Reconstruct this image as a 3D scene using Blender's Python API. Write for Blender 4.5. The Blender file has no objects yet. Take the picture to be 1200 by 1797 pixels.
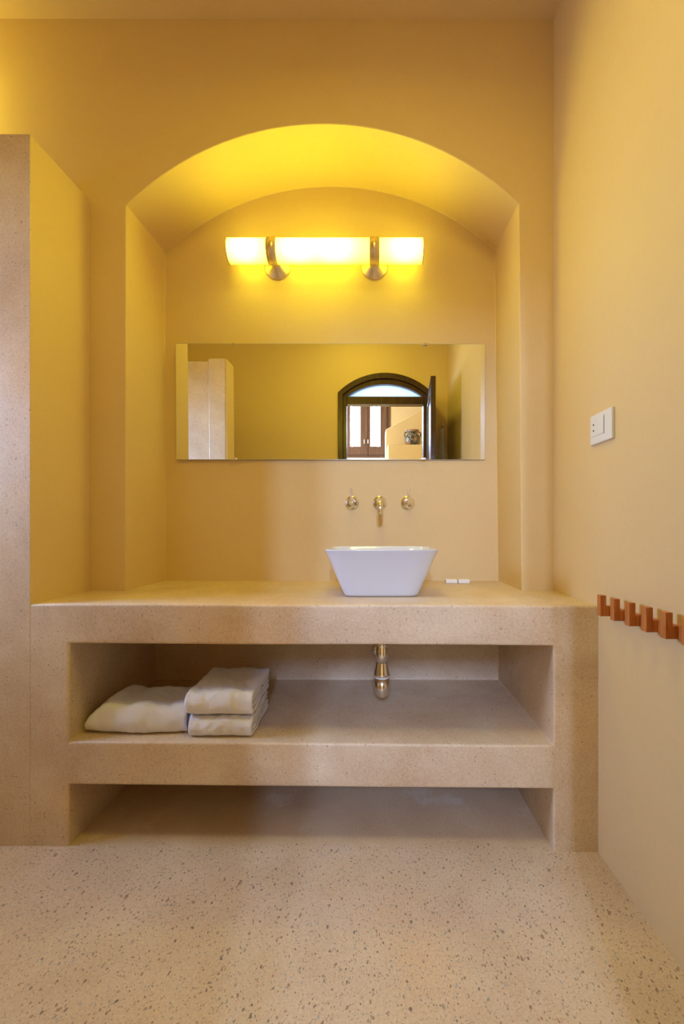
import bpy, bmesh, math, random
from mathutils import Vector, Matrix, noise
random.seed(4)
C = bpy.context.scene.collection
SC = bpy.context.scene

# ------------------------------------------------------------------ camera
F = 760.0                                  # focal length in pixels of the 1200 px wide frame
cam_d = bpy.data.cameras.new('camera'); cam = bpy.data.objects.new('camera', cam_d); C.objects.link(cam)
cam_d.sensor_fit = 'HORIZONTAL'; cam_d.sensor_width = 36; cam_d.lens = 36 * F / 1200
cam_d.shift_x = -50 / 1200; cam_d.shift_y = 26.5 / 1200
cam_d.clip_start = 0.01
cam.location = (0, 0, 1.1); cam.rotation_euler = (math.radians(90), 0, 0)
SC.camera = cam

# ------------------------------------------------------------------ world and light
w = bpy.data.worlds.new('sky'); SC.world = w; w.use_nodes = True
bg = w.node_tree.nodes['Background']; bg.inputs[0].default_value = (0.62, 0.80, 1.0, 1); bg.inputs[1].default_value = 3.0

def area(name, loc, rot, sx, sy, power, col, spread=180):
    l = bpy.data.lights.new(name, 'AREA'); l.shape = 'RECTANGLE'; l.size = sx; l.size_y = sy
    l.energy = power; l.color = col; l.spread = math.radians(spread)
    o = bpy.data.objects.new(name, l); o.location = loc; o.rotation_euler = rot; C.objects.link(o); return o
# daylight entering by the window of the room behind, plus an added unseen side fill
area('daylight_window', (-0.02, -3.02, 2.62), (math.radians(68), 0, 0), 0.62, 0.86, 62, (0.48, 0.62, 1.0), 100)
area('side_fill_light', (-1.72, -1.5, 1.9), (math.radians(90), 0, math.radians(-90)), 1.1, 1.5, 45, (0.70, 0.84, 1.0))
area('ceiling_fill_light', (-.1, .70, 3.135), (0, 0, 0), 0.30, 0.30, 4.2, (1.0, 0.86, 0.08), 170)  # added warm fill from above, source unseen
area('shower_fill_light', (-2.27, 1.28, 1.5), (math.radians(78), 0, math.radians(-92)), 0.5, 0.8, 12, (0.36, 0.53, 1.0), 110)  # added cool fill from the left; the shower has no window
SC.view_settings.view_transform = 'Standard'; SC.view_settings.look = 'None'
SC.view_settings.gamma = 1; SC.view_settings.use_curve_mapping = False
SC.view_settings.exposure = 1.03
LAMP_COL = (1.0, 0.92, 0.045); LAMP_STR = 13.0

# ------------------------------------------------------------------ helpers
def P(px, py, d):
    """point at depth d that the measured photo position (px, py) stands for"""
    return Vector(((px - 650) * d / F, d, 1.1 + (925 - py) * d / F))

def yf(x):                                  # front plane of the masonry vanity, very slightly skewed
    return 1.4767 - 0.0149 * x

def tag(o, label=None, cat=None, group=None, kind=None):
    if label: o['label'] = label
    if cat: o['category'] = cat
    if group: o['group'] = group
    if kind: o['kind'] = kind
    return o

def empty(name, loc, label=None, cat=None, group=None, kind=None):
    o = bpy.data.objects.new(name, None); o.location = loc; o.empty_display_size = .05
    C.objects.link(o); return tag(o, label, cat, group, kind)

def link(name, bm, mat, parent=None, smooth=False, bevel=0, seg=2, angle=35):
    bmesh.ops.recalc_face_normals(bm, faces=bm.faces)
    me = bpy.data.meshes.new(name); bm.to_mesh(me); bm.free()
    me.materials.append(mat)
    o = bpy.data.objects.new(name, me); C.objects.link(o)
    if smooth:
        for p in me.polygons: p.use_smooth = True
    if parent:
        o.parent = parent; o.matrix_parent_inverse = Matrix.Translation(parent.location).inverted()
        bpy_loc = parent.location.copy()
        o.matrix_parent_inverse = Matrix.Identity(4)
        for v in me.vertices: v.co -= bpy_loc
    if bevel:
        m = o.modifiers.new('bevel', 'BEVEL'); m.width = bevel; m.segments = seg
        m.limit_method = 'ANGLE'; m.angle_limit = math.radians(angle)
        for p in me.polygons: p.use_smooth = True
        m.harden_normals = True
    return o

def box(bm, x0, x1, y0, y1, z0, z1):
    vs = [bm.verts.new((x, y, z)) for x in (x0, x1) for y in (y0, y1) for z in (z0, z1)]
    for f in ((0,1,3,2),(4,6,7,5),(0,4,5,1),(2,3,7,6),(0,2,6,4),(1,5,7,3)):
        bm.faces.new([vs[i] for i in f])
    return bm

def prism(bm, pts, axis, a, b):
    """extrude a 2D outline along an axis: axis 'x' -> pts (y,z); 'y' -> (x,z); 'z' -> (x,y)"""
    def mk(p, t):
        return {'x': (t, p[0], p[1]), 'y': (p[0], t, p[1]), 'z': (p[0], p[1], t)}[axis]
    A = [bm.verts.new(mk(p, a)) for p in pts]; B = [bm.verts.new(mk(p, b)) for p in pts]
    n = len(pts)
    for i in range(n): bm.faces.new((A[i], A[(i+1) % n], B[(i+1) % n], B[i]))
    bm.faces.new(A); bm.faces.new(B[::-1])
    return bm

def lathe(bm, prof, origin, axis='z', seg=40):
    """revolve (radius, height) pairs about an axis through origin"""
    rings = []
    for r, h in prof:
        ring = []
        for k in range(seg):
            a = 2 * math.pi * k / seg; u, v = r * math.cos(a), r * math.sin(a)
            p = {'z': (u, v, h), 'y': (u, h, v), 'x': (h, u, v)}[axis]
            ring.append(bm.verts.new(Vector(origin) + Vector(p)))
        rings.append(ring)
    for a, b in zip(rings, rings[1:]):
        for k in range(seg):
            bm.faces.new((a[k], a[(k+1) % seg], b[(k+1) % seg], b[k]))
    if prof[0][0] > 1e-6: bm.faces.new(rings[0][::-1])
    if prof[-1][0] > 1e-6: bm.faces.new(rings[-1])
    bmesh.ops.remove_doubles(bm, verts=bm.verts, dist=1e-6)
    return bm

def tube(bm, path, rad, seg=20, caps=True):
    path = [Vector(p) for p in path]; rings = []
    if not isinstance(rad, (list, tuple)): rad = [rad] * len(path)
    t0 = (path[1] - path[0]).normalized()
    u = t0.orthogonal().normalized()
    for i, p in enumerate(path):
        t = (path[min(i+1, len(path)-1)] - path[max(i-1, 0)]).normalized()
        u = (u - t * u.dot(t)).normalized(); v = t.cross(u)
        rings.append([bm.verts.new(p + (u*math.cos(a) + v*math.sin(a)) * rad[i]) for a in [2*math.pi*k/seg for k in range(seg)]])
    for a, b in zip(rings, rings[1:]):
        for k in range(seg): bm.faces.new((a[k], a[(k+1) % seg], b[(k+1) % seg], b[k]))
    if caps: bm.faces.new(rings[0][::-1]); bm.faces.new(rings[-1])
    return bm

# ------------------------------------------------------------------ materials
def new_mat(name):
    m = bpy.data.materials.new(name); m.use_nodes = True
    nt = m.node_tree; return m, nt, nt.nodes['Principled BSDF']

def N(nt, kind, **kw):
    n = nt.nodes.new(kind)
    for k, v in kw.items():
        if k in n.inputs.keys() if isinstance(k, str) else False: n.inputs[k].default_value = v
        else: setattr(n, k, v)
    return n

def simple(name, col, rough=.5, metal=0, **inp):
    m, nt, b = new_mat(name)
    b.inputs['Base Color'].default_value = (*col, 1); b.inputs['Roughness'].default_value = rough
    b.inputs['Metallic'].default_value = metal
    for k, v in inp.items(): b.inputs[k.replace('_', ' ')].default_value = v
    return m

def ramp(nt, fac, stops, interp='LINEAR'):
    r = nt.nodes.new('ShaderNodeValToRGB'); r.color_ramp.interpolation = interp
    e = r.color_ramp.elements
    while len(e) > 1: e.remove(e[-1])
    e[0].position = stops[0][0]; e[0].color = (*stops[0][1], 1)
    for p, c in stops[1:]:
        x = e.new(p); x.color = (*c, 1)
    nt.links.new(fac, r.inputs[0]); return r.outputs[0]

def mix(nt, fac, a, b, mode='MIX'):
    m = nt.nodes.new('ShaderNodeMix'); m.data_type = 'RGBA'; m.blend_type = mode
    for s, v in ((m.inputs[0], fac), (m.inputs[6], a), (m.inputs[7], b)):
        if isinstance(v, (int, float)): s.default_value = v
        elif isinstance(v, tuple): s.default_value = (*v, 1)
        else: nt.links.new(v, s)
    return m.outputs[2]

def mth(nt, op, a, b=0.0):
    m = nt.nodes.new('ShaderNodeMath'); m.operation = op
    for s, v in ((m.inputs[0], a), (m.inputs[1], b)):
        if isinstance(v, (int, float)): s.default_value = v
        else: nt.links.new(v, s)
    return m.outputs[0]

def pos(nt): return nt.nodes.new('ShaderNodeNewGeometry').outputs['Position']

def nz(nt, vec, scale, detail=3, rough=.5, dist=0):
    n = nt.nodes.new('ShaderNodeTexNoise'); n.inputs['Scale'].default_value = scale
    n.inputs['Detail'].default_value = detail; n.inputs['Roughness'].default_value = rough
    n.inputs['Distortion'].default_value = dist
    nt.links.new(vec, n.inputs['Vector']); return n

def bump(nt, b, height, strength, dist=.002, prev=None):
    n = nt.nodes.new('ShaderNodeBump'); n.inputs['Strength'].default_value = strength
    n.inputs['Distance'].default_value = dist
    nt.links.new(height, n.inputs['Height'])
    if prev: nt.links.new(prev, n.inputs['Normal'])
    nt.links.new(n.outputs[0], b.inputs['Normal']); return n.outputs[0]

def plaster(name, c1, c2, rough=.62):
    m, nt, b = new_mat(name); p = pos(nt)
    col = ramp(nt, nz(nt, p, 1.7, 4, .6).outputs[0], [(.3, c1), (.7, c2)])
    col = mix(nt, .06, col, nz(nt, p, 60, 3).outputs['Color'], 'OVERLAY')
    nt.links.new(col, b.inputs['Base Color']); b.inputs['Roughness'].default_value = rough
    n1 = bump(nt, b, nz(nt, p, 14, 3).outputs[0], .25, .004)
    bump(nt, b, nz(nt, p, 260, 4, .65).outputs[0], .35, .0012, n1)
    return m

def terrazzo(name, base, base2, specs, rough=.42, bumpy=.2, warm=(.60, .40, .22), wmax=.5, rough_from=None):
    """specs: list of (voronoi scale, max chip radius, share of cells that hold a chip, strength)"""
    m, nt, b = new_mat(name); p = pos(nt)
    col = ramp(nt, nz(nt, p, 2.6, 5, .62, .4).outputs[0], [(.32, base), (.68, base2)])
    col = mix(nt, ramp(nt, nz(nt, p, 1.3, 3, .6).outputs[0], [(.5, (0,0,0)), (.70, (wmax,wmax,wmax))]), col, warm)
    col = mix(nt, .22, col, ramp(nt, nz(nt, p, 140, 3, .7).outputs[0], [(.35, (.30,.20,.12)), (.65, (.9,.78,.62))]), 'OVERLAY')
    wob = nz(nt, p, 90, 2); keep = 1.0
    if rough_from:                                        # behind this line the floor was never polished: no chips, dusty patches
        sx = nt.nodes.new('ShaderNodeSeparateXYZ'); nt.links.new(p, sx.inputs[0])
        yy = mth(nt, 'ADD', sx.outputs[1], mth(nt, 'MULTIPLY', mth(nt, 'SUBTRACT', nz(nt, p, 5, 3).outputs[0], .5), .12))
        keep = mth(nt, 'LESS_THAN', yy, rough_from)
        dust = ramp(nt, nz(nt, p, 3.2, 5, .68).outputs[0], [(.56, (0,0,0)), (.64, (.6,.6,.6))])
        col = mix(nt, mth(nt, 'MULTIPLY', mth(nt, 'SUBTRACT', 1.0, keep), dust), col, (.80, .74, .66))
    for i, (s, r, share, st) in enumerate(specs):
        off = nt.nodes.new('ShaderNodeVectorMath'); off.operation = 'MULTIPLY_ADD'
        nt.links.new(wob.outputs['Color'], off.inputs[0]); k = .5 / s
        off.inputs[1].default_value = (k, k, k)
        mp = nt.nodes.new('ShaderNodeMapping'); mp.inputs['Rotation'].default_value = (.3*i, .2*i, .6+1.1*i)
        mp.inputs['Scale'].default_value = (1.0, .55 + .1*i, .8); nt.links.new(p, mp.inputs[0]); nt.links.new(mp.outputs[0], off.inputs[2])
        v = nt.nodes.new('ShaderNodeTexVoronoi'); v.inputs['Scale'].default_value = s
        nt.links.new(off.outputs[0], v.inputs['Vector'])
        sep = nt.nodes.new('ShaderNodeSeparateColor'); nt.links.new(v.outputs['Color'], sep.inputs[0])
        rad = mth(nt, 'MULTIPLY', mth(nt, 'GREATER_THAN', share, sep.outputs[0]), mth(nt, 'MULTIPLY', mth(nt, 'POWER', sep.outputs[1], 2.0), r))
        mask = mth(nt, 'MULTIPLY', mth(nt, 'MULTIPLY', mth(nt, 'LESS_THAN', v.outputs['Distance'], rad), keep), st)
        chip = ramp(nt, sep.outputs[2], [(0, (.16,.11,.08)), (.18, (.30,.17,.09)), (.34, (.27,.25,.22)), (.5, (.42,.30,.20)),
                    (.62, (.10,.09,.09)), (.72, (.40,.40,.38)), (.82, (.70,.62,.50)), (.93, (.38,.13,.07)), (.96, (.33,.34,.28))], 'CONSTANT')
        col = mix(nt, mask, col, chip)
    nt.links.new(col, b.inputs['Base Color'])
    b.inputs['Roughness'].default_value = rough
    n1 = bump(nt, b, nz(nt, p, 6, 3).outputs[0], bumpy, .01)
    bump(nt, b, nz(nt, p, 120, 4, .6).outputs[0], bumpy, .0015, n1)
    return m

def wood(name, dark, light, scale=14, rough=.4, axis=2):
    m, nt, b = new_mat(name)
    tc = nt.nodes.new('ShaderNodeTexCoord'); mp = nt.nodes.new('ShaderNodeMapping')
    sc = [scale, scale, scale]; sc[axis] = scale * .08
    mp.inputs['Scale'].default_value = sc; nt.links.new(tc.outputs['Object'], mp.inputs[0])
    n = nz(nt, mp.outputs[0], 3, 6, .65, 1.2)
    col = ramp(nt, n.outputs[0], [(.3, dark), (.7, light)])
    nt.links.new(col, b.inputs['Base Color']); b.inputs['Roughness'].default_value = rough
    bump(nt, b, n.outputs[0], .12, .001); return m

PAINT = plaster('yellow_paint', (.76, .56, .275), (.79, .59, .305))
PAINT_IN = PAINT
TERR_V = terrazzo('polished_render', (.60, .445, .30), (.80, .67, .52),
                  [(110, .34, .5, .5), (240, .34, .7, .5), (45, .14, .3, .45)], .45, .3, (.72, .46, .22), .75)
TERR_F = terrazzo('terrazzo_floor', (.61, .46, .32), (.74, .60, .45),
                  [(44, .24, .28, .75), (80, .32, .55, .75), (130, .42, .80, .72), (240, .48, .9, .65)], .36, .2, (.70, .46, .24), .6, 1.50)
WHITE_CER = simple('white_ceramic', (.70, .71, .77), .12, 0, Coat_Weight=.6)
CHROME = simple('chrome', (.86, .82, .76), .17, 1)
BRASS_C = simple('satin_nickel', (.80, .66, .50), .36, 1)
PLASTIC = simple('white_plastic', (.82, .80, .78), .35)
DARK = simple('dark_recess', (.02, .015, .01), .6)
TIMBER = wood('oiled_hardwood', (.36, .10, .018), (.66, .23, .05), 30, .38, 2)
DOORWOOD = wood('dark_door_wood', (.035, .016, .012), (.085, .040, .028), 12, .3, 2)
WINWOOD = wood('brown_window_wood', (.10, .045, .025), (.20, .10, .06), 12, .35, 2)
TILE_WHITE = simple('soap_wrap', (.90, .89, .88), .4)

def towel_mat():
    m, nt, b = new_mat('white_terry'); p = pos(nt)
    b.inputs['Base Color'].default_value = (.92, .90, .96, 1); b.inputs['Roughness'].default_value = .95
    b.inputs['Sheen Weight'].default_value = .25
    n1 = bump(nt, b, nz(nt, p, 35, 3).outputs[0], .35, .006)
    bump(nt, b, nz(nt, p, 420, 3, .7).outputs[0], .8, .0025, n1)
    return m
TERRY = towel_mat()

def mirror_mat():
    m, nt, b = new_mat('silvered_glass')
    b.inputs['Base Color'].default_value = (.90, .92, .90, 1); b.inputs['Metallic'].default_value = 1
    b.inputs['Roughness'].default_value = .004; return m
MIRROR = mirror_mat()
def thin_glass(name, tint, clear, rough):
    """thin pane: mostly transparent (or translucent when frosted) with a glossy surface"""
    m = bpy.data.materials.new(name); m.use_nodes = True; nt = m.node_tree
    nt.nodes.remove(nt.nodes['Principled BSDF']); out = nt.nodes['Material Output']
    tr = nt.nodes.new('ShaderNodeBsdfTransparent'); tr.inputs[0].default_value = (*tint, 1)
    tl = nt.nodes.new('ShaderNodeBsdfTranslucent'); tl.inputs[0].default_value = (*tint, 1)
    gl = nt.nodes.new('ShaderNodeBsdfGlossy'); gl.inputs['Roughness'].default_value = rough
    a = nt.nodes.new('ShaderNodeMixShader'); a.inputs[0].default_value = clear
    nt.links.new(tl.outputs[0], a.inputs[1]); nt.links.new(tr.outputs[0], a.inputs[2])
    b = nt.nodes.new('ShaderNodeMixShader'); b.inputs[0].default_value = .06
    nt.links.new(a.outputs[0], b.inputs[1]); nt.links.new(gl.outputs[0], b.inputs[2])
    nt.links.new(b.outputs[0], out.inputs[0]); return m
GLASS = thin_glass('window_glass', (.95, .98, 1), 1.0, .02)
FROST = thin_glass('frosted_glass', (.80, .92, 1), .25, .15)

def lamp_mat():
    m, nt, b = new_mat('lit_opal_glass')
    tc = nt.nodes.new('ShaderNodeNewGeometry'); sp = nt.nodes.new('ShaderNodeSeparateXYZ')
    nt.links.new(tc.outputs['Position'], sp.inputs[0]); x = sp.outputs[0]
    tot = None
    for c, wd in ((-.585, .075), (-.34, .085), (-.16, .085), (.165, .075)):   # the bulbs inside the tube
        g = mth(nt, 'POWER', 2.718, mth(nt, 'MULTIPLY', mth(nt, 'POWER', mth(nt, 'DIVIDE', mth(nt, 'SUBTRACT', x, c), wd), 2.0), -1.0))
        tot = g if tot is None else mth(nt, 'ADD', tot, g)
    sn = nt.nodes.new('ShaderNodeSeparateXYZ'); nt.links.new(tc.outputs['Normal'], sn.inputs[0])
    dirn = mth(nt, 'ADD', mth(nt, 'MULTIPLY', sn.outputs[1], -.9), mth(nt, 'MULTIPLY', sn.outputs[2], -.1))
    front = mth(nt, 'ADD', mth(nt, 'MULTIPLY', mth(nt, 'MAXIMUM', dirn, 0.0), .87), .15)  # glow weighted to the front, so wall behind and vault stay dimmer
    s = mth(nt, 'MULTIPLY', mth(nt, 'MULTIPLY', mth(nt, 'ADD', mth(nt, 'MULTIPLY', tot, 1.0), .28), front), LAMP_STR)
    b.inputs['Base Color'].default_value = (.8, .75, .6, 1); b.inputs['Roughness'].default_value = .2
    b.inputs['Emission Color'].default_value = (*LAMP_COL, 1)
    nt.links.new(s, b.inputs['Emission Strength']); return m
OPAL = lamp_mat()

# ------------------------------------------------------------------ room shell
XL, YW, YN, ZC, ZT = -2.3, 1.813, 2.147, 3.228, .834
def xr(y): return .767 + (1.813 - y) / 1.873 * .018          # right wall line
RB = -.06                                                     # rear wall plane (the camera stands in its doorway)

def structure(name, bm, mat, label, **kw):
    o = link(name, bm, mat, **kw); tag(o, label, None, None, 'structure'); return o

bm = bmesh.new(); box(bm, XL-.2, 2.4, -3.3, 2.4, -.12, 0)
structure('floor', bm, TERR_F, 'sand coloured polished terrazzo floor with small dark and red stone chips')
bm = bmesh.new(); box(bm, XL-.2, 2.4, -3.3, 2.4, ZC, ZC+.15)
structure('ceiling', bm, PAINT, 'plain ochre plaster ceiling')
bm = bmesh.new(); prism(bm, [(xr(1.9), 1.9), (xr(RB), RB), (.95, RB), (.95, 1.9)], 'z', 0, ZC)
structure('wall_right', bm, PAINT, 'smooth pale ochre wall carrying socket and wooden pegs')
bm = bmesh.new(); box(bm, XL-.15, XL, RB-.2, 1.9, 0, ZC)
structure('wall_left', bm, PAINT, 'ochre outer wall of the shower side')

# back wall with the arched niche
def arc_y(px, cx, half, apex, spring):
    rise = spring - apex; R = (half*half + rise*rise) / (2*rise)
    return apex + R - math.sqrt(max(R*R - (px-cx)**2, 0))
bm = bmesh.new(); NA = 36
outer, inner = [], []
for i in range(NA+1):
    t = i / NA
    px = 221 + (910-221)*t; py = arc_y(px, 565.5, 344.5, 218, 360) - 2*t
    outer.append(bm.verts.new(P(px, py, YW)))
    px = 289 + (868.5-289)*t; py = arc_y(px, 578.75, 289.75, 327, 441) - 4*(t-.5)
    inner.append(bm.verts.new(P(px, py, YN)))
def V(x, y, z): return bm.verts.new((x, y, z))
ob_l = V(outer[0].co.x, YW, ZT); ob_r = V((915-650)*YW/F, YW, ZT)
ib_l = V(inner[0].co.x, YN, ZT); ib_r = V((874.5-650)*YN/F, YN, ZT)
top = [V(v.co.x, YW, ZC) for v in outer]
for i in range(NA):
    bm.faces.new((outer[i], outer[i+1], top[i+1], top[i]))
    bm.faces.new((outer[i], inner[i], inner[i+1], outer[i+1]))
bm.faces.new((ob_l, ib_l, inner[0], outer[0])); bm.faces.new((ib_r, ob_r, outer[-1], inner[-1]))
bm.faces.new([ib_l, ib_r] + inner[::-1])
lt, lm = V(-1.24, YW, ZC), V(-1.24, YW, ZT)
bm.faces.new((lm, ob_l, outer[0], top[0], lt))
ll, lb0, lb1 = V(XL, YW, ZC), V(XL, YW, 0), V(-1.24, YW, 0)
bm.faces.new((lb0, lb1, lm, lt, ll))
rt, rb = V(xr(YW), YW, ZC), V(xr(YW), YW, ZT)
bm.faces.new((ob_r, rb, rt, top[-1], outer[-1]))
# masonry closing the back
box(bm, XL, 1.0, 2.20, 2.36, 0, ZC)
o = structure('wall_back', bm, PAINT, 'yellow ochre wall with a deep arched niche over the counter', bevel=.006, angle=40)

# shower partition: terrazzo end, painted side
pz0, pz1 = 2.455, 2.467
px0 = -1.1755
root = empty('wall_partition', (px0, yf(px0), 0), 'shower partition wall ending in a bare terrazzo edge left of the counter', None, None, 'structure')
bm = bmesh.new()
yfr = yf(px0) - .0005
prism(bm, [(yfr+.004, 0), (YW, 0), (YW, pz1), (yfr+.004, pz0)], 'x', px0-.135, px0+.0)
link('painted_side', bm, PAINT, root)
bm = bmesh.new()
prism(bm, [(yfr, 0), (yfr+.004, 0), (yfr+.004, pz0), (yfr, pz0)], 'x', px0-.135, px0+.001)
o = link('terrazzo_end', bm, TERR_V, root); o['label'] = 'speckled terrazzo end face'

# second shower wall, seen in the mirror
root = empty('wall_shower_front', (-1.125, .83, 0), 'low shower wall with a stepped corner, pale terrazzo face, seen in the mirror', None, None, 'structure')
bm = bmesh.new(); box(bm, -1.27, -1.129, .64, .83, 0, 2.405); link('corner_post', bm, TERR_V, root, bevel=.012)
bm = bmesh.new(); box(bm, XL, -1.27, .66, .812, 0, 2.385); link('wall_panel', bm, TERR_V, root, bevel=.006)
bm = bmesh.new(); box(bm, -1.129, -1.125, .642, .828, 0, 2.400); o = link('painted_side', bm, PAINT, root); o['label'] = 'yellow painted end of the wall'

# made-up unseen shower window around the added cool fill, its pane glowing
root = empty('fill_window', (XL, 1.28, 1.1), 'small brown framed window added in the left wall for cool fill, out of view', None, None, 'structure')
bm = bmesh.new(); wy0, wy1, wz0, wz1 = 1.02, 1.54, 1.08, 1.92
for q in ((wy0-.05, wy0, wz0-.05, wz1+.05), (wy1, wy1+.05, wz0-.05, wz1+.05), (wy0, wy1, wz0-.05, wz0), (wy0, wy1, wz1, wz1+.05)): box(bm, XL, XL+.035, *q)
link('window_frame', bm, WINWOOD, root, bevel=.004)
fillp = simple('glowing_fill_pane', (.8, .85, .9), .3); fillp.node_tree.nodes['Principled BSDF'].inputs['Emission Color'].default_value = (.5, .7, 1, 1)
fillp.node_tree.nodes['Principled BSDF'].inputs['Emission Strength'].default_value = 1.0
bm = bmesh.new(); box(bm, XL, XL+.006, wy0, wy1, wz0, wz1); link('pane', bm, fillp, root)

# rear wall with arched doorway
DXL, DXR, DCX = -.304, .63, .163
OXL, OXR = -.219, .545
def door_arc(x, half, rise, z0):
    R = (half*half + rise*rise)/(2*rise); return z0 + rise - R + math.sqrt(max(R*R-(x-DCX)**2, 0))
bm = bmesh.new(); n = 24; T = .2
prism(bm, [(XL, 0), (DXL, 0), (DXL, ZC), (XL, ZC)], 'y', RB-T, RB)
prism(bm, [(DXR, 0), (.95, 0), (.95, ZC), (DXR, ZC)], 'y', RB-T, RB)
xs = [DXL + (DXR-DXL)*i/n for i in range(n+1)]
prism(bm, [(x, door_arc(x, .467, .193, 2.385)) for x in xs] + [(DXR, ZC), (DXL, ZC)], 'y', RB-T, RB)
structure('wall_rear', bm, PAINT, 'ochre wall with the arched doorway, seen in the mirror')

root = empty('door_1', (DCX, RB, 0), 'dark brown arched door frame with open leaf, reflected in the mirror', None, None, 'structure')
def arch_band(bm, ro, ri, y0, y1):
    """frame band between outer and inner arch curves incl. jambs; (xl, xr, half, rise, spring)"""
    def outline(q):
        xl, x2, half, rise, z0 = q
        pts = [(xl, 0)] + [(xl + (x2-xl)*i/n, door_arc(xl + (x2-xl)*i/n, half, rise, z0)) for i in range(n+1)] + [(x2, 0)]
        return pts
    O, I = outline(ro), outline(ri)
    r = [[bm.verts.new((p[0], y, p[1])) for p in L] for L, y in ((O, y0), (O, y1), (I, y1), (I, y0))]
    for a in range(4):
        A, B = r[a], r[(a+1) % 4]
        for i in range(len(O)-1): bm.faces.new((A[i], A[i+1], B[i+1], B[i]))
    for i in (0, -1): bm.faces.new([q[i] for q in r])
bm = bmesh.new(); arch_band(bm, (DXL, DXR, .467, .193, 2.385), (DXL+.05, DXR-.05, .417, .165, 2.36), -.16, -.03); link('outer_frame', bm, DOORWOOD, root, bevel=.004)
bm = bmesh.new(); arch_band(bm, (DXL+.05, DXR-.05, .417, .165, 2.36), (OXL, OXR, .382, .124, 2.347), -.15, -.05); link('inner_frame', bm, DOORWOOD, root, bevel=.004)
bm = bmesh.new(); box(bm, OXL, OXR, -.15, -.04, 2.272, 2.347); link('transom', bm, DOORWOOD, root, bevel=.006)
bm = bmesh.new(); xs = [OXL + (OXR-OXL)*i/n for i in range(n+1)]
prism(bm, [(OXL, 2.347)] + [(x, door_arc(x, .382, .124, 2.347)) for x in xs[1:-1]] + [(OXR, 2.347)], 'y', -.103, -.097)
o = link('fanlight_pane', bm, FROST, root); o['label'] = 'pale frosted glass under the arch'
# leaf, opened into the bathroom
leaf = empty('door_leaf', (0, 0, 0)); leaf.parent = root
hinge = Vector((.575, -.025, 0)); LW, LH, LT = .685, 2.325, .042
def lbox(bm, u0, u1, z0, z1, t0=0, t1=LT): box(bm, t0, t1, u0, u1, z0, z1)
def leaf_part(name, fn, mat, par, **kw):
    bm = bmesh.new(); fn(bm); o = link(name, bm, mat, par, **kw); return o
def frame_fn(bm):
    lbox(bm, 0, .10, 0.01, LH); lbox(bm, LW-.10, LW, .01, LH)
    for z0, z1 in ((.01, .2), (.95, 1.1), (LH-.11, LH)): lbox(bm, .10, LW-.10, z0, z1)
leaf.location = hinge - Vector((DCX, RB, 0)); leaf.rotation_euler = (0, 0, math.radians(5.2))
me_par = leaf
def lp(name, fn, mat, **kw):
    bm = bmesh.new(); fn(bm); bmesh.ops.recalc_face_normals(bm, faces=bm.faces)
    me = bpy.data.meshes.new(name); bm.to_mesh(me); bm.free(); me.materials.append(mat)
    o = bpy.data.objects.new(name, me); C.objects.link(o); o.parent = leaf
    if kw.get('bevel'):
        m = o.modifiers.new('bevel', 'BEVEL'); m.width = kw['bevel']; m.segments = 2
    return o
lp('frame', frame_fn, DOORWOOD, bevel=.004)
lp('lower_panel', lambda b: lbox(b, .095, LW-.095, .19, .96, .012, .03), DOORWOOD, bevel=.003)
lp('upper_panel', lambda b: lbox(b, .095, LW-.095, 1.09, LH-.10, .012, .03), DOORWOOD, bevel=.003)
def hand(bm):
    tube(bm, [(-.001, LW-.05, 1.02), (-.05, LW-.05, 1.02), (-.055, LW-.07, 1.02), (-.055, LW-.16, 1.02)], .009, 12)
lp('door_handle', hand, CHROME)

# ------------------------------------------------------------------ the room behind the door (seen only in the mirror)
bm = bmesh.new(); box(bm, -1.95, -1.8, -3.1, RB-T, 0, .95); box(bm, -1.95, -1.8, -3.1, RB-T, 2.75, ZC)
box(bm, -1.95, -1.8, -3.1, -2.1, .95, 2.75); box(bm, -1.95, -1.8, -.9, RB-T, .95, 2.75)  # opening between these is added for the side fill, unseen
structure('wall_side_far', bm, PAINT, 'ochre side wall of the room behind the door')
bm = bmesh.new(); box(bm, 1.9, 2.05, -3.1, RB-T, 0, ZC)
structure('wall_far_right', bm, PAINT, 'ochre right wall of the room behind the door')
bm = bmesh.new(); box(bm, .95, 2.05, RB-T, RB, 0, ZC)
structure('wall_rear_return', bm, PAINT, 'ochre return of the wall beside the doorway')
WX0, WX1, WZ0, WZ1 = -.42, .37, 2.12, 3.10
bm = bmesh.new(); Y0, Y1 = -3.05, -2.86
box(bm, -1.95, WX0, Y0, Y1, 0, ZC); box(bm, WX1, 2.05, Y0, Y1, 0, ZC); box(bm, WX0, WX1, Y0, Y1, 0, WZ0); box(bm, WX0, WX1, Y0, Y1, WZ1, ZC)
structure('wall_far', bm, PAINT, 'ochre far wall with a two leaf window, seen through the doorway in the mirror')
root = empty('window_1', (-.03, -2.9, WZ0), 'brown two leaf casement window glaring with daylight, seen through the doorway', None, None, 'structure')
bm = bmesh.new()
box(bm, WX0, WX0+.06, -2.93, -2.85, WZ0, WZ1); box(bm, WX1-.06, WX1, -2.93, -2.85, WZ0, WZ1)
box(bm, WX0+.06, WX1-.06, -2.93, -2.85, WZ1-.06, WZ1); box(bm, WX0+.06, WX1-.06, -2.93, -2.85, WZ0, WZ0+.05); link('window_frame', bm, WINWOOD, root, bevel=.004)
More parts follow.
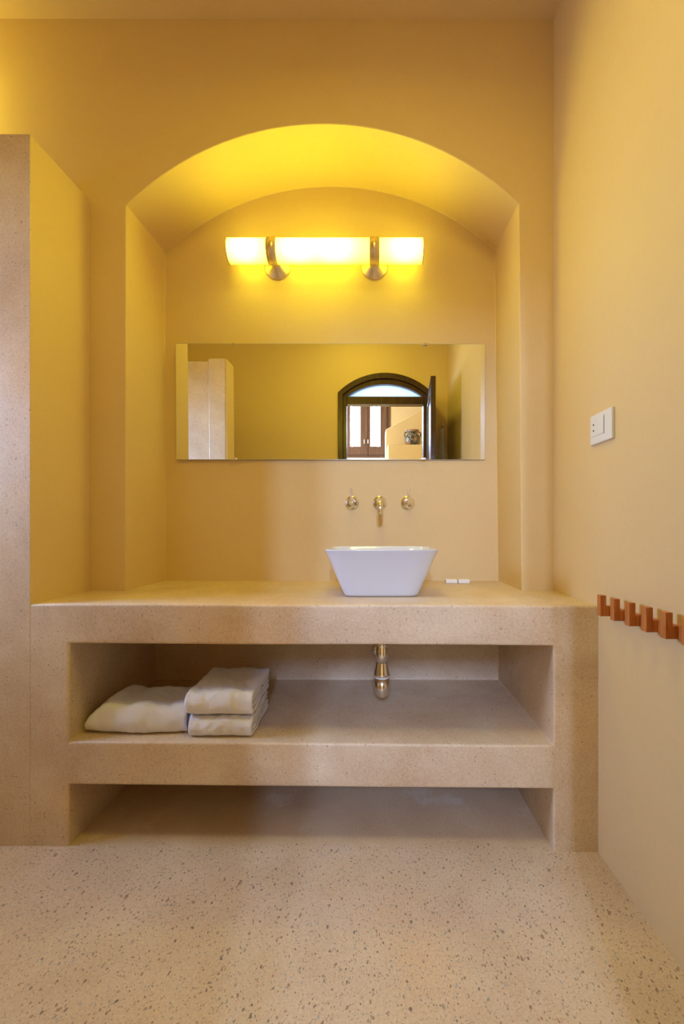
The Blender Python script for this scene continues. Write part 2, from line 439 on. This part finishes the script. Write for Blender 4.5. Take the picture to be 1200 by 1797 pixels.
for (a, b, g0, g1) in ((WX0+.06, -.0305, -.289, -.13), (-.0295, WX1-.06, .045, .20)):
    bm = bmesh.new(); box(bm, a, g0, -2.90, -2.83, WZ0+.05, WZ1-.06); box(bm, g1, b, -2.90, -2.83, WZ0+.05, WZ1-.06)
    box(bm, g0, g1, -2.90, -2.83, WZ0+.05, 2.31); box(bm, g0, g1, -2.90, -2.83, 3.0, WZ1-.06)
    s = link('casement', bm, WINWOOD, root, bevel=.004)
    bm = bmesh.new(); box(bm, g0, g1, -2.868, -2.864, 2.31, 3.0)
    g = link('pane', bm, GLASS, root); g.parent = s
    bm = bmesh.new(); hx = b-.03 if a < -.1 else a+.03
    tube(bm, [(hx, -2.83, 2.41), (hx, -2.80, 2.41), (hx, -2.795, 2.39), (hx, -2.795, 2.35)], .008, 10)
    g = link('handle', bm, PLASTIC, root); g['label'] = 'white window handle'; g.parent = s
bm = bmesh.new(); box(bm, -.055, -.005, -2.832, -2.818, WZ0+.05, WZ1-.06); link('meeting_strip', bm, WINWOOD, root, bevel=.003)
bm = bmesh.new(); box(bm, WX0-.03, WX1+.03, -2.86, -2.80, WZ0-.03, WZ0); link('window_sill', bm, simple('white_sill', (.8,.8,.8), .5), root, bevel=.004)
# slanted masonry with a ledge
bm = bmesh.new(); prism(bm, [(.25, 0), (1.88, 0), (1.88, 3.15), (1.5, 3.10), (.25, 2.395)], 'y', -2.15, -1.9)
o = link('masonry_hood', bm, PAINT, None, bevel=.01); tag(o, 'ochre masonry with slanted top behind the ledge, seen through the doorway', 'masonry', None, 'structure')
bm = bmesh.new(); box(bm, .268, 1.88, -1.9, -1.6, 0, 2.135)
o = link('masonry_ledge', bm, PAINT, None, bevel=.01); tag(o, 'ochre masonry ledge carrying the patterned vase', 'ledge', None, 'structure')

# vase
def vase_mat():
    m, nt, b = new_mat('painted_pottery')
    tc = nt.nodes.new('ShaderNodeTexCoord')
    v = nt.nodes.new('ShaderNodeTexVoronoi'); v.inputs['Scale'].default_value = 11
    mp = nt.nodes.new('ShaderNodeMapping'); mp.inputs['Scale'].default_value = (1, 1, .6)
    nt.links.new(tc.outputs['Object'], mp.inputs[0]); nt.links.new(mp.outputs[0], v.inputs['Vector'])
    c = ramp(nt, v.outputs['Distance'], [(0, (.42,.20,.10)), (.30, (.45,.28,.16)), (.34, (.05,.045,.04)), (.42, (.22,.20,.15)), (.55, (.04,.04,.04)), (.7, (.30,.27,.2))], 'CONSTANT')
    nt.links.new(c, b.inputs['Base Color']); b.inputs['Roughness'].default_value = .3; return m
VM = vase_mat()
vr = empty('patterned_vase', (.612, -1.72, 2.135), 'squat dark patterned pottery vase with round motifs on the ledge', 'vase')
bm = bmesh.new(); lathe(bm, [(.06,0),(.085,.01),(.108,.05),(.113,.09),(.100,.13),(.082,.16),(.070,.175)], (.612,-1.72,2.135)); link('body', bm, VM, vr, smooth=True)
bm = bmesh.new(); lathe(bm, [(.068,.172),(.070,.19),(.088,.205),(.090,.215),(.078,.215),(.062,.195),(.06,.176)], (.612,-1.72,2.135)); link('neck', bm, VM, vr, smooth=True)
for s in (-1, 1):
    bm = bmesh.new(); tube(bm, [(.612+s*.075,-1.72,2.135+.19),(.612+s*.10,-1.72,2.135+.185),(.612+s*.116,-1.72,2.135+.16),(.612+s*.108,-1.72,2.135+.125)], .009, 10)
    link('handle', bm, VM, vr, smooth=True)

# ------------------------------------------------------------------ masonry vanity
ZO, ZS1, ZS0 = .698, .360, .212
xl0, xr0, R_ = -1.039, .620, xr(1.47)
YB = 2.10
root = empty('masonry_vanity', (-.2, 1.48, 0), 'long built-in terrazzo vanity counter with one open shelf under the arched niche', 'vanity')
bm = bmesh.new()
cols = [px0, xl0, xr0, R_]; rows = [0, ZS0, ZS1, ZO, ZT]
cache = {}
def VV(x, y, z):
    k = (round(x, 4), round(y, 4), round(z, 4))
    if k not in cache: cache[k] = bm.verts.new((x, y, z))
    return cache[k]
def quad(*ps): bm.faces.new([VV(*p) for p in ps])
def fx(x, z):                                                  # the right pier widens a little towards the floor
    return x
for i in range(3):
    for j in range(4):
        if i == 1 and j in (0, 2): continue
        a, b, c, d = cols[i], cols[i+1], rows[j], rows[j+1]
        quad((a, yf(a), c), (b, yf(b), c), (b, yf(b), d), (a, yf(a), d))
for j in (0, 2):
    c, d = rows[j], rows[j+1]
    for x in (xl0, xr0): quad((x, yf(x), c), (x, YB, c), (x, YB, d), (x, yf(x), d))
    quad((xl0, YB, c), (xr0, YB, c), (xr0, YB, d), (xl0, YB, d))
for z in (ZS0, ZS1, ZO): quad((xl0, yf(xl0), z), (xr0, yf(xr0), z), (xr0, YB, z), (xl0, YB, z))
# top, running back to the wall and into the niche
nl, nr = outer_l, outer_r = (-1.0234, (915-650)*YW/F)
quad((cols[0], yf(cols[0]), ZT), (cols[1], yf(cols[1]), ZT), (nl, YW, ZT), (cols[0], YW, ZT))
quad((cols[1], yf(cols[1]), ZT), (cols[2], yf(cols[2]), ZT), (nr, YW, ZT), (nl, YW, ZT))
quad((cols[2], yf(cols[2]), ZT), (cols[3], yf(cols[3]), ZT), (xr(YW), YW, ZT), (nr, YW, ZT))
quad((nl, YW, ZT), (nr, YW, ZT), ((874.5-650)*YN/F, YN, ZT), (-1.0198, YN, ZT))
bmesh.ops.recalc_face_normals(bm, faces=bm.faces)
bmesh.ops.subdivide_edges(bm, edges=bm.edges[:], cuts=7, use_grid_fill=True)
for v in bm.verts:
    if abs(v.co.x - cols[3]) < 1e-3 or v.co.z < 1e-4 or v.co.x < cols[0]+.02: continue
    n_ = noise.noise_vector(v.co * 3.1); m_ = noise.noise_vector(v.co * 9 + Vector((5, 5, 5)))
    k = .0022 if v.co.y < 1.6 else .001
    v.co += n_ * k + m_ * k * .5
sharp = [e for e in bm.edges if len(e.link_faces) == 2 and e.calc_face_angle(0) > math.radians(40)]
bmesh.ops.bevel(bm, geom=sharp, offset=.008, segments=3, affect='EDGES', profile=.6)
bm.verts.ensure_lookup_table()
me_all = bpy.data.meshes.new('tmp'); bm.normal_update(); bm.to_mesh(me_all); bm.free()
def part_of(c):
    if c.z > ZO-.012: return 'countertop'
    if c.y > YB-.015: return 'back_panel'
    if c.x < xl0+.012: return 'pier'
    if c.x > xr0-.012: return 'pier.001'
    return 'shelf'
groups = {}
for p in me_all.polygons: groups.setdefault(part_of(p.center), []).append(p.index)
for nm, idx in groups.items():
    b2 = bmesh.new(); mp = {}
    for i in idx:
        f = me_all.polygons[i]; vs = []
        for vi in f.vertices:
            if vi not in mp: mp[vi] = b2.verts.new(me_all.vertices[vi].co)
            vs.append(mp[vi])
        b2.faces.new(vs)
    me = bpy.data.meshes.new(nm); b2.to_mesh(me); b2.free(); me.materials.append(TERR_V)
    for v in me.vertices: v.co -= root.location
    for p in me.polygons: p.use_smooth = True
    o = bpy.data.objects.new(nm.split('.')[0], me); C.objects.link(o); o.parent = root
    me.set_sharp_from_angle(angle=math.radians(50))
bpy.data.meshes.remove(me_all)

# ------------------------------------------------------------------ mirror
mc = Vector((-.196, 2.132, 1.717)); MW, MH = 1.519, .566
root = empty('wall_mirror', mc, 'wide frameless mirror under the lamp, reflecting an arched doorway', 'mirror')
rot = Matrix.Rotation(math.radians(.24), 3, 'Z') @ Matrix.Rotation(math.radians(.64), 3, 'X')
bm = bmesh.new(); box(bm, -MW/2, MW/2, 0, .005, -MH/2, MH/2)
for v in bm.verts: v.co = rot @ v.co + mc
link('mirror_glass', bm, MIRROR, root)
bm = bmesh.new(); e = .0016
for q in ((-MW/2-e, -MW/2, -MH/2-e, MH/2+e), (MW/2, MW/2+e, -MH/2-e, MH/2+e), (-MW/2, MW/2, -MH/2-e, -MH/2), (-MW/2, MW/2, MH/2, MH/2+e)):
    box(bm, q[0], q[1], -.0002, .006, q[2], q[3])
for v in bm.verts: v.co = rot @ v.co + mc
o = link('polished_edge', bm, simple('glass_edge', (.55, .60, .55), .15, .3), root)
for px_, s in ((411, 1), (746, 1), (411, -1), (743, -1)):
    x_ = (px_-650)*mc.y/F; z_ = mc.z + s*MH/2
    bm = bmesh.new(); box(bm, x_-.011, x_+.011, 2.121, 2.147, z_-.004 - (.003 if s > 0 else 0), z_+.004 + (0 if s > 0 else .003))
    link('clip', bm, CHROME, root, bevel=.002)

# ------------------------------------------------------------------ wall lamp
LX0, LX1, LY, LZ, LR = -.666, .243, 2.045, 2.4025, .054
root = empty('tube_wall_lamp', ((LX0+LX1)/2, YN, LZ), 'long lit opal glass tube lamp on two satin metal brackets above the mirror', 'lamp')
B1, B2 = -.461, .0189
for a, b in ((LX0, B1-.016), (B1+.016, B2-.016), (B2+.016, LX1)):
    bm = bmesh.new(); lathe(bm, [(LR-.002, a), (LR, a+.002), (LR, b-.002), (LR-.002, b)], (0, LY, LZ), 'x', 48); link('glass_shade', bm, OPAL, root, smooth=True)
for a in (LX0-.003, LX1+.001):
    bm = bmesh.new(); lathe(bm, [(LR+.0022, a-.001), (LR+.0022, a+.004), (LR-.006, a+.004), (LR-.006, a)], (0, LY, LZ), 'x', 48); link('end_ring', bm, BRASS_C, root)
for b in (B1, B2):
    bm = bmesh.new(); lathe(bm, [(LR+.0005, b-.0225), (LR+.0035, b-.0225), (LR+.0035, b+.0225), (LR+.0005, b+.0225)], (0, LY, LZ), 'x', 48)
    o = link('band', bm, BRASS_C, root); o.data.polygons.foreach_set('use_smooth', [abs(p.normal.x) < .5 for p in o.data.polygons])
    bm = bmesh.new(); lathe(bm, [(.067, YN), (.067, YN-.006), (.062, YN-.009), (.030, YN-.030), (.019, YN-.046), (.016, YN-.060)], (b+.001, 0, LZ-.012), 'y', 48)
    link('wall_rose', bm, BRASS_C, root, smooth=True)

# shower lamp out of view behind the partition
sl = empty('shower_lamp', (-1.80, 1.70, 2.86), 'small globe lamp on the wall above the shower, hidden behind the partition', 'lamp')
bm = bmesh.new(); bmesh.ops.create_uvsphere(bm, u_segments=24, v_segments=16, radius=.06, matrix=Matrix.Translation((-1.80, 1.66, 2.86)))
em, nt, b = new_mat('lit_globe'); b.inputs['Emission Color'].default_value = (1, .86, .12, 1); b.inputs['Emission Strength'].default_value = 16
link('glass_globe', bm, em, sl, smooth=True)
bm = bmesh.new(); lathe(bm, [(.05, YW), (.05, YW-.02), (.02, YW-.03), (.02, YW-.10)], (-1.80, 0, 2.86), 'y'); link('wall_rose', bm, BRASS_C, sl, smooth=True)

# added ceiling fill lamp in front of the vanity, unseen above the frame
cl_ = empty('ceiling_fill_lamp', (-.10, .70, ZC), 'flat round opal ceiling lamp added as fill, unseen above the picture', 'lamp')
bm = bmesh.new(); lathe(bm, [(.20, ZC), (.20, ZC-.03), (.185, ZC-.035)], (-.10, .70, 0)); link('lamp_rim', bm, BRASS_C, cl_, smooth=True)
em2, nt, b = new_mat('ceiling_fill_glass'); b.inputs['Emission Color'].default_value = (1, .85, .4, 1); b.inputs['Emission Strength'].default_value = 1.5
bm = bmesh.new(); lathe(bm, [(.184, ZC-.034), (.15, ZC-.055), (.08, ZC-.068), (0, ZC-.072)], (-.10, .70, 0)); link('glass_bowl', bm, em2, cl_, smooth=True)

# ------------------------------------------------------------------ taps
zc = 1.2205
def rose(bm, x, z, r=.034): lathe(bm, [(r, YN), (r, YN-.006), (r-.002, YN-.008), (.0, YN-.008)], (x, 0, z), 'y', 40)
for x, lean, lab in ((-.0915, -.002, 'left chrome lever tap handle on round plate, beside the spout'), (.184, .002, 'right chrome lever tap handle on round plate, beside the spout')):
    r_ = empty('tap_handle', (x, YN, zc), lab, 'tap', 'lever tap handles above the basin')
    bm = bmesh.new(); rose(bm, x, zc); link('wall_plate', bm, CHROME, r_, smooth=True)
    bm = bmesh.new(); lathe(bm, [(.014, YN-.008), (.014, YN-.045), (.0125, YN-.048), (0, YN-.048)], (x, 0, zc), 'y', 32); link('valve_stem', bm, CHROME, r_, smooth=True)
    bm = bmesh.new(); tube(bm, [(x+lean, YN-.058, zc-.012), (x+lean, YN-.058, zc+.066)], .0058, 16)
    tube(bm, [(x+lean, YN-.046, zc), (x+lean, YN-.060, zc)], .0085, 16); link('lever', bm, CHROME, r_, smooth=False, bevel=.001)
r_ = empty('wall_spout', (.045, YN, zc), 'chrome wall spout bending down over the white basin', 'faucet')
bm = bmesh.new(); rose(bm, .045, zc); link('wall_plate', bm, CHROME, r_, smooth=True)
bm = bmesh.new(); path = [(.045, YN-.008, zc), (.045, YN-.10, zc)]
for k in range(1, 9):
    a = math.pi/2*k/8; path.append((.045, YN-.10-.035*math.sin(a), zc-.035*(1-math.cos(a))))
path.append((.045, YN-.135, zc-.075)); tube(bm, path, .0125, 24); link('spout_tube', bm, CHROME, r_, smooth=True)

# ------------------------------------------------------------------ basin
bx, by, bz = .041, 1.735, ZT+.0015
def ring(hw, hd, z, n_=64, ex=7.0, oy=0):
    out = []
    for k in range(n_):
        a = 2*math.pi*(k+.5)/n_; c, s = math.cos(a), math.sin(a)
        r = (abs(c)**ex + abs(s)**ex)**(-1/ex)
        out.append(Vector((bx + hw*c*r, by + oy + hd*s*r, bz + z)))
    return out
root = empty('vessel_basin', (bx, by, bz), 'white ceramic rectangular vessel basin with flared sides on the counter', 'basin')
H = .180
prof = [(.128, .082, .0, 9), (.141, .090, .002, 9), (.146, .094, .012, 9), (.160, .106, .045, 9), (.178, .122, .09, 9), (.198, .140, .14, 8), (.214, .156, .176, 8), (.216, .158, .180, 8),
        (.215, .157, .1815, 8), (.206, .148, .1815, 8), (.203, .145, .178, 7), (.188, .130, .14, 6), (.165, .108, .08, 5), (.140, .086, .045, 4), (.09, .055, .030, 3), (.03, .03, .026, 2)]
bm = bmesh.new(); rings = []
for hw, hd, z, ex in prof: rings.append([bm.verts.new(p) for p in ring(hw, hd, z, ex=ex)])
for a, b in zip(rings, rings[1:]):
    for k in range(64): bm.faces.new((a[k], a[(k+1) % 64], b[(k+1) % 64], b[k]))
bm.faces.new(rings[0][::-1]); bm.faces.new(rings[-1])
link('bowl', bm, WHITE_CER, root, smooth=True)
bm = bmesh.new(); lathe(bm, [(.026, .0265), (.026, .030), (.020, .033), (0, .033)], (bx, by, bz)); link('drain_plug', bm, CHROME, root, smooth=True)

# soaps
for k, x in enumerate((.384, .443)):
    bm = bmesh.new(); box(bm, x-.0275, x+.0275, 2.045, 2.085, ZT, ZT+.018)
    o = link('wrapped_soap', bm, TILE_WHITE, None, bevel=.003)
    tag(o, ('small white wrapped soap bar nearer the basin', 'small white wrapped soap bar farther from the basin')[k], 'soap', 'guest soaps behind the basin')

# ------------------------------------------------------------------ bottle trap
tx, ty = .046, 1.75
root = empty('bottle_trap', (tx, ty, ZO), 'chrome bottle trap hanging under the counter above the shelf', 'drain trap')
bm = bmesh.new(); lathe(bm, [(.0155, .633), (.0155, ZO-.001)], (tx, ty, 0)); link('inlet_pipe', bm, CHROME, root, smooth=True)
bm = bmesh.new(); lathe(bm, [(.0235, .545+.0), (.0235, .612), (.021, .616), (.0235, .620), (.0235, .630), (.020, .636), (.0155, .638)], (tx, ty, 0))
lathe(bm, [(0, .50), (.031, .50), (.033, .505), (.0325, .512), (.0225, .560), (.0225, .612)], (tx, ty, 0)); link('trap_body', bm, CHROME, root, smooth=True)
bm = bmesh.new(); lathe(bm, [(.029, .492), (.0305, .495), (.0305, .499), (.029, .501)], (tx, ty, 0)); link('seal_ring', bm, PLASTIC, root, smooth=True)
bm = bmesh.new(); lathe(bm, [(0, .411), (.010, .4125), (.020, .419), (.0265, .431), (.0295, .450), (.0295, .494)], (tx, ty, 0)); link('trap_cup', bm, CHROME, root, smooth=True)
bm = bmesh.new(); path = [(tx, ty+.015, .530), (tx, ty+.06, .531), (tx-.0, ty+.09, .516+.0), (tx-.003, ty+.12, .506), (tx-.003, YB, .505)]
path = [(tx, ty+.01, .600), (tx, ty+.05, .600), (tx-.003, ty+.09, .585), (tx-.004, ty+.14, .53), (tx-.005, ty+.19, .507), (tx-.005, YB, .505)]
tube(bm, path, .013, 16); link('outlet_pipe', bm, CHROME, root, smooth=True)
bm = bmesh.new(); lathe(bm, [(.034, YB), (.034, YB-.004), (.026, YB-.012), (.014, YB-.014)], (tx-.005, 0, .505), 'y'); link('wall_rose', bm, CHROME, root, smooth=True)

# ------------------------------------------------------------------ socket plate
sy0, sy1, sz0, sz1 = 1.367, 1.502, 1.381, 1.482
root = empty('socket_plate', (xr(1.43), 1.43, 1.43), 'white wall plate with two-pin socket and rocker switch on right wall', 'socket')
xw = xr(1.43)
bm = bmesh.new(); box(bm, xw-.010, xw+.002, sy0, sy1, sz0, sz1); link('cover_plate', bm, PLASTIC, root, bevel=.004)
bm = bmesh.new(); box(bm, xw-.0125, xw-.009, 1.412, 1.452, 1.408, 1.464); link('rocker_switch', bm, PLASTIC, root, bevel=.0015)
bm = bmesh.new(); box(bm, xw-.0115, xw-.009, 1.4535, 1.492, 1.408, 1.464); link('socket_face', bm, PLASTIC, root, bevel=.0015)
for z in (1.427, 1.447):
    bm = bmesh.new(); bmesh.ops.create_cone(bm, cap_ends=True, segments=16, radius1=.0028, radius2=.0028, depth=.002, matrix=Matrix.Translation((xw-.0118, 1.474, z)) @ Matrix.Rotation(math.pi/2, 4, 'Y'))
    link('pin_hole', bm, DARK, root)
bm = bmesh.new(); box(bm, xw-.0102, xw-.0098, 1.4085, 1.412, 1.404, 1.468); link('gap_shade_line', bm, simple('plate_gap_shade', (.35,.34,.33), .5), root)  # thin grey strip painting the shade of the gap beside the rocker

# ------------------------------------------------------------------ peg rail
root = empty('peg_rail', (.77, 1.0, .85), 'reddish wooden rail of L-shaped pegs along the right wall', 'coat rack')
bm = bmesh.new()
def pz(y): return .0048 * (1.371 - y) / .298
L = [( -.012, 1.393), (-.012, .62)]
vs = []
for y in (1.389, .62):
    for dx, z in ((-.012, .8175), (.0, .8175), (.0, .8495), (-.012, .8495)):
        vs.append(bm.verts.new((xr(y)+dx, y, z+pz(y))))
for i in range(4): bm.faces.new((vs[i], vs[(i+1) % 4], vs[4+(i+1) % 4], vs[4+i]))
bm.faces.new(vs[:4][::-1]); bm.faces.new(vs[4:])
link('rail', bm, TIMBER, root, bevel=.001)
for k in range(10):
    y = 1.371 - k*.0745; z = .8173 + pz(y); xa, xb = .7285 + (xr(y)-xr(1.37)), xr(y)-.012
    bm = bmesh.new(); prism(bm, [(xa, z), (xb, z), (xb, z+.032), (xa+.018, z+.032), (xa+.018, z+.066), (xa, z+.066)], 'y', y, y+.022)
    link('peg', bm, TIMBER, root, bevel=.0012)

# ------------------------------------------------------------------ towels
def folded(name, x0, x1, y0, y1, z0, h, seed, label, skew=0.0, taper=None, nl=2, group='white towels on the shelf'):
    """nested U folds, the fold at the front; ends show the layers"""
    bm = bmesh.new(); NX = 60
    t = h / (2*nl) * .96
    def zmap(x, y, z):
        return z
    for l in range(nl):
        R = h/2 - t/2 - l*t                                 # centre line radius of this layer
        zc_ = z0 + h/2; yc = y0 + h/2 * .62
        cl = []
        yb = y1 - random.uniform(0, .012)
        for i in range(21): cl.append((yb + (yc-yb)*i/20, zc_ - R))
        m = 20
        for i in range(1, m): a = -math.pi/2 - math.pi*i/m; cl.append((yc + (R*.62 if True else R)*math.cos(a), zc_ + R*math.sin(a)))
        for i in range(21): cl.append((yc + (yb-yc)*i/20, zc_ + R))
        # offset outline
        nn = len(cl); A, B = [], []
        for i in range(nn):
            a, b = Vector(cl[max(i-1, 0)]), Vector(cl[min(i+1, nn-1)]); d = (b-a).normalized(); n_ = Vector((d.y, -d.x))
            A.append(Vector(cl[i]) + n_*t*.46); B.append(Vector(cl[i]) - n_*t*.46)
        loop = A + [Vector(cl[-1]) + (Vector(cl[-1])-Vector(cl[-2])).normalized()*t*.35] + B[::-1] + [Vector(cl[0]) + (Vector(cl[0])-Vector(cl[1])).normalized()*t*.35]
        m = len(loop); ringsv = []
        for ix in range(NX+1):
            u = ix/NX; inset = 0
            if ix == 0 or ix == NX: inset = 1
            x = x0 + (x1-x0)*u - l*.002*(1 if u > .5 else -1)
            r = []
            for p in loop:
                y, z = p
                zz = (z - z0)
                if inset:                                    # pull the last ring in for a soft edge
                    pc = Vector(cl[min(range(nn), key=lambda q: (Vector(cl[q])-p).length)]); y = y + (pc.x-y)*.35; zz = zz + (pc.y-z0-zz)*.35
                xx = x + skew*(y-y0)
                if taper: xx, y, zz = taper(xx, y, zz, u)
                v = Vector((xx, y, zz + z0))
                nv = noise.noise_vector(v*11 + Vector((seed, 0, 0)))*.007 + noise.noise_vector(v*38 + Vector((seed, 3, l)))*.0034 + noise.noise_vector(v*110 + Vector((seed, 3, 0)))*.0013
                nv.z *= min(1, max(zz, 0)/.02); v += nv; v.z = max(v.z, z0 + .0005)
                r.append(bm.verts.new(v))
            ringsv.append(r)
        for a, b in zip(ringsv, ringsv[1:]):
            for k in range(m): bm.faces.new((a[k], a[(k+1) % m], b[(k+1) % m], b[k]))
        for r in (ringsv[0], ringsv[-1]):                    # caps between the two sides of the layer
            for k in range(nn-1): bm.faces.new((r[k], r[k+1], r[m-2-k-1], r[m-2-k]))
            bm.faces.new((r[nn-1], r[nn], r[nn+1])); bm.faces.new((r[m-1], r[0], r[m-2]))
    o = link(name, bm, TERRY, None, smooth=True); tag(o, label, 'towel', group); return o
zS = ZS1 + .0015
folded('folded_towel', -.636, -.415, 1.512, 1.775, zS, .074, 1.0, 'folded white hand towel at the bottom of the stack', skew=-.01)
folded('folded_towel', -.643, -.412, 1.505, 1.790, zS+.079, .082, 7.0, 'folded white hand towel on top of the stack', skew=-.02)
def tp(x, y, z, u):
    q = min(1, u/.34); s = math.sqrt(max(0, 1-(1-q)**2))
    z = z*(.28 + .72*s) * (1 + .05*math.sin(u*7)) + .010*math.sin(u*8.0)**2*min(1, z*12)
    y = 1.535 + (y-1.535)*(.72+.28*s) + .030*(1-s) + (.006*math.sin(u*9))
    return x, y, z
folded('bath_towel', -1.031, -.655, 1.535, 1.735, zS, .098, 13.0, 'large folded white bath towel slumped against the left pier', taper=tp, nl=3)

# towel hanging behind the door, seen in the mirror
hk = empty('hanging_towel', (.74, RB, 2.0), 'white towel hanging from a hook behind the open door, in the mirror', 'towel')
bm = bmesh.new(); NX, NZ = 24, 16; g0 = []
for s in (0, 1):
    G = []
    for j in range(NZ+1):
        v = j/NZ; wdt = .018 + .040*min(1, v*1.15); row = []
        for i in range(NX+1):
            u = i/NX*2-1; x = .728 + .008*v + u*wdt
            y = RB + .012 + .030*(1-u*u)*.8 + .008*math.cos(u*9)*(v) + (.004 if s else 0)
            z = 2.045 - v*.75 - .02*abs(math.sin(u*3.1+.4))*(1-v)
            row.append(bm.verts.new((x, y, z)))
        G.append(row)
    for j in range(NZ):
        for i in range(NX): bm.faces.new((G[j][i], G[j][i+1], G[j+1][i+1], G[j+1][i]))
    g0.append(G)
ring0 = lambda G: [G[0][i] for i in range(NX+1)] + [G[j][NX] for j in range(1, NZ+1)] + [G[NZ][i] for i in range(NX-1, -1, -1)] + [G[j][0] for j in range(NZ-1, 0, -1)]
ra, rb_ = ring0(g0[0]), ring0(g0[1])
for k in range(len(ra)): bm.faces.new((ra[k], ra[(k+1) % len(ra)], rb_[(k+1) % len(ra)], rb_[k]))
link('cloth', bm, TERRY, hk, smooth=True)
bm = bmesh.new(); tube(bm, [(.728, RB, 2.03), (.728, RB+.03, 2.03), (.728, RB+.05, 2.045), (.728, RB+.052, 2.07)], .006, 12); link('hook', bm, CHROME, hk, smooth=True)
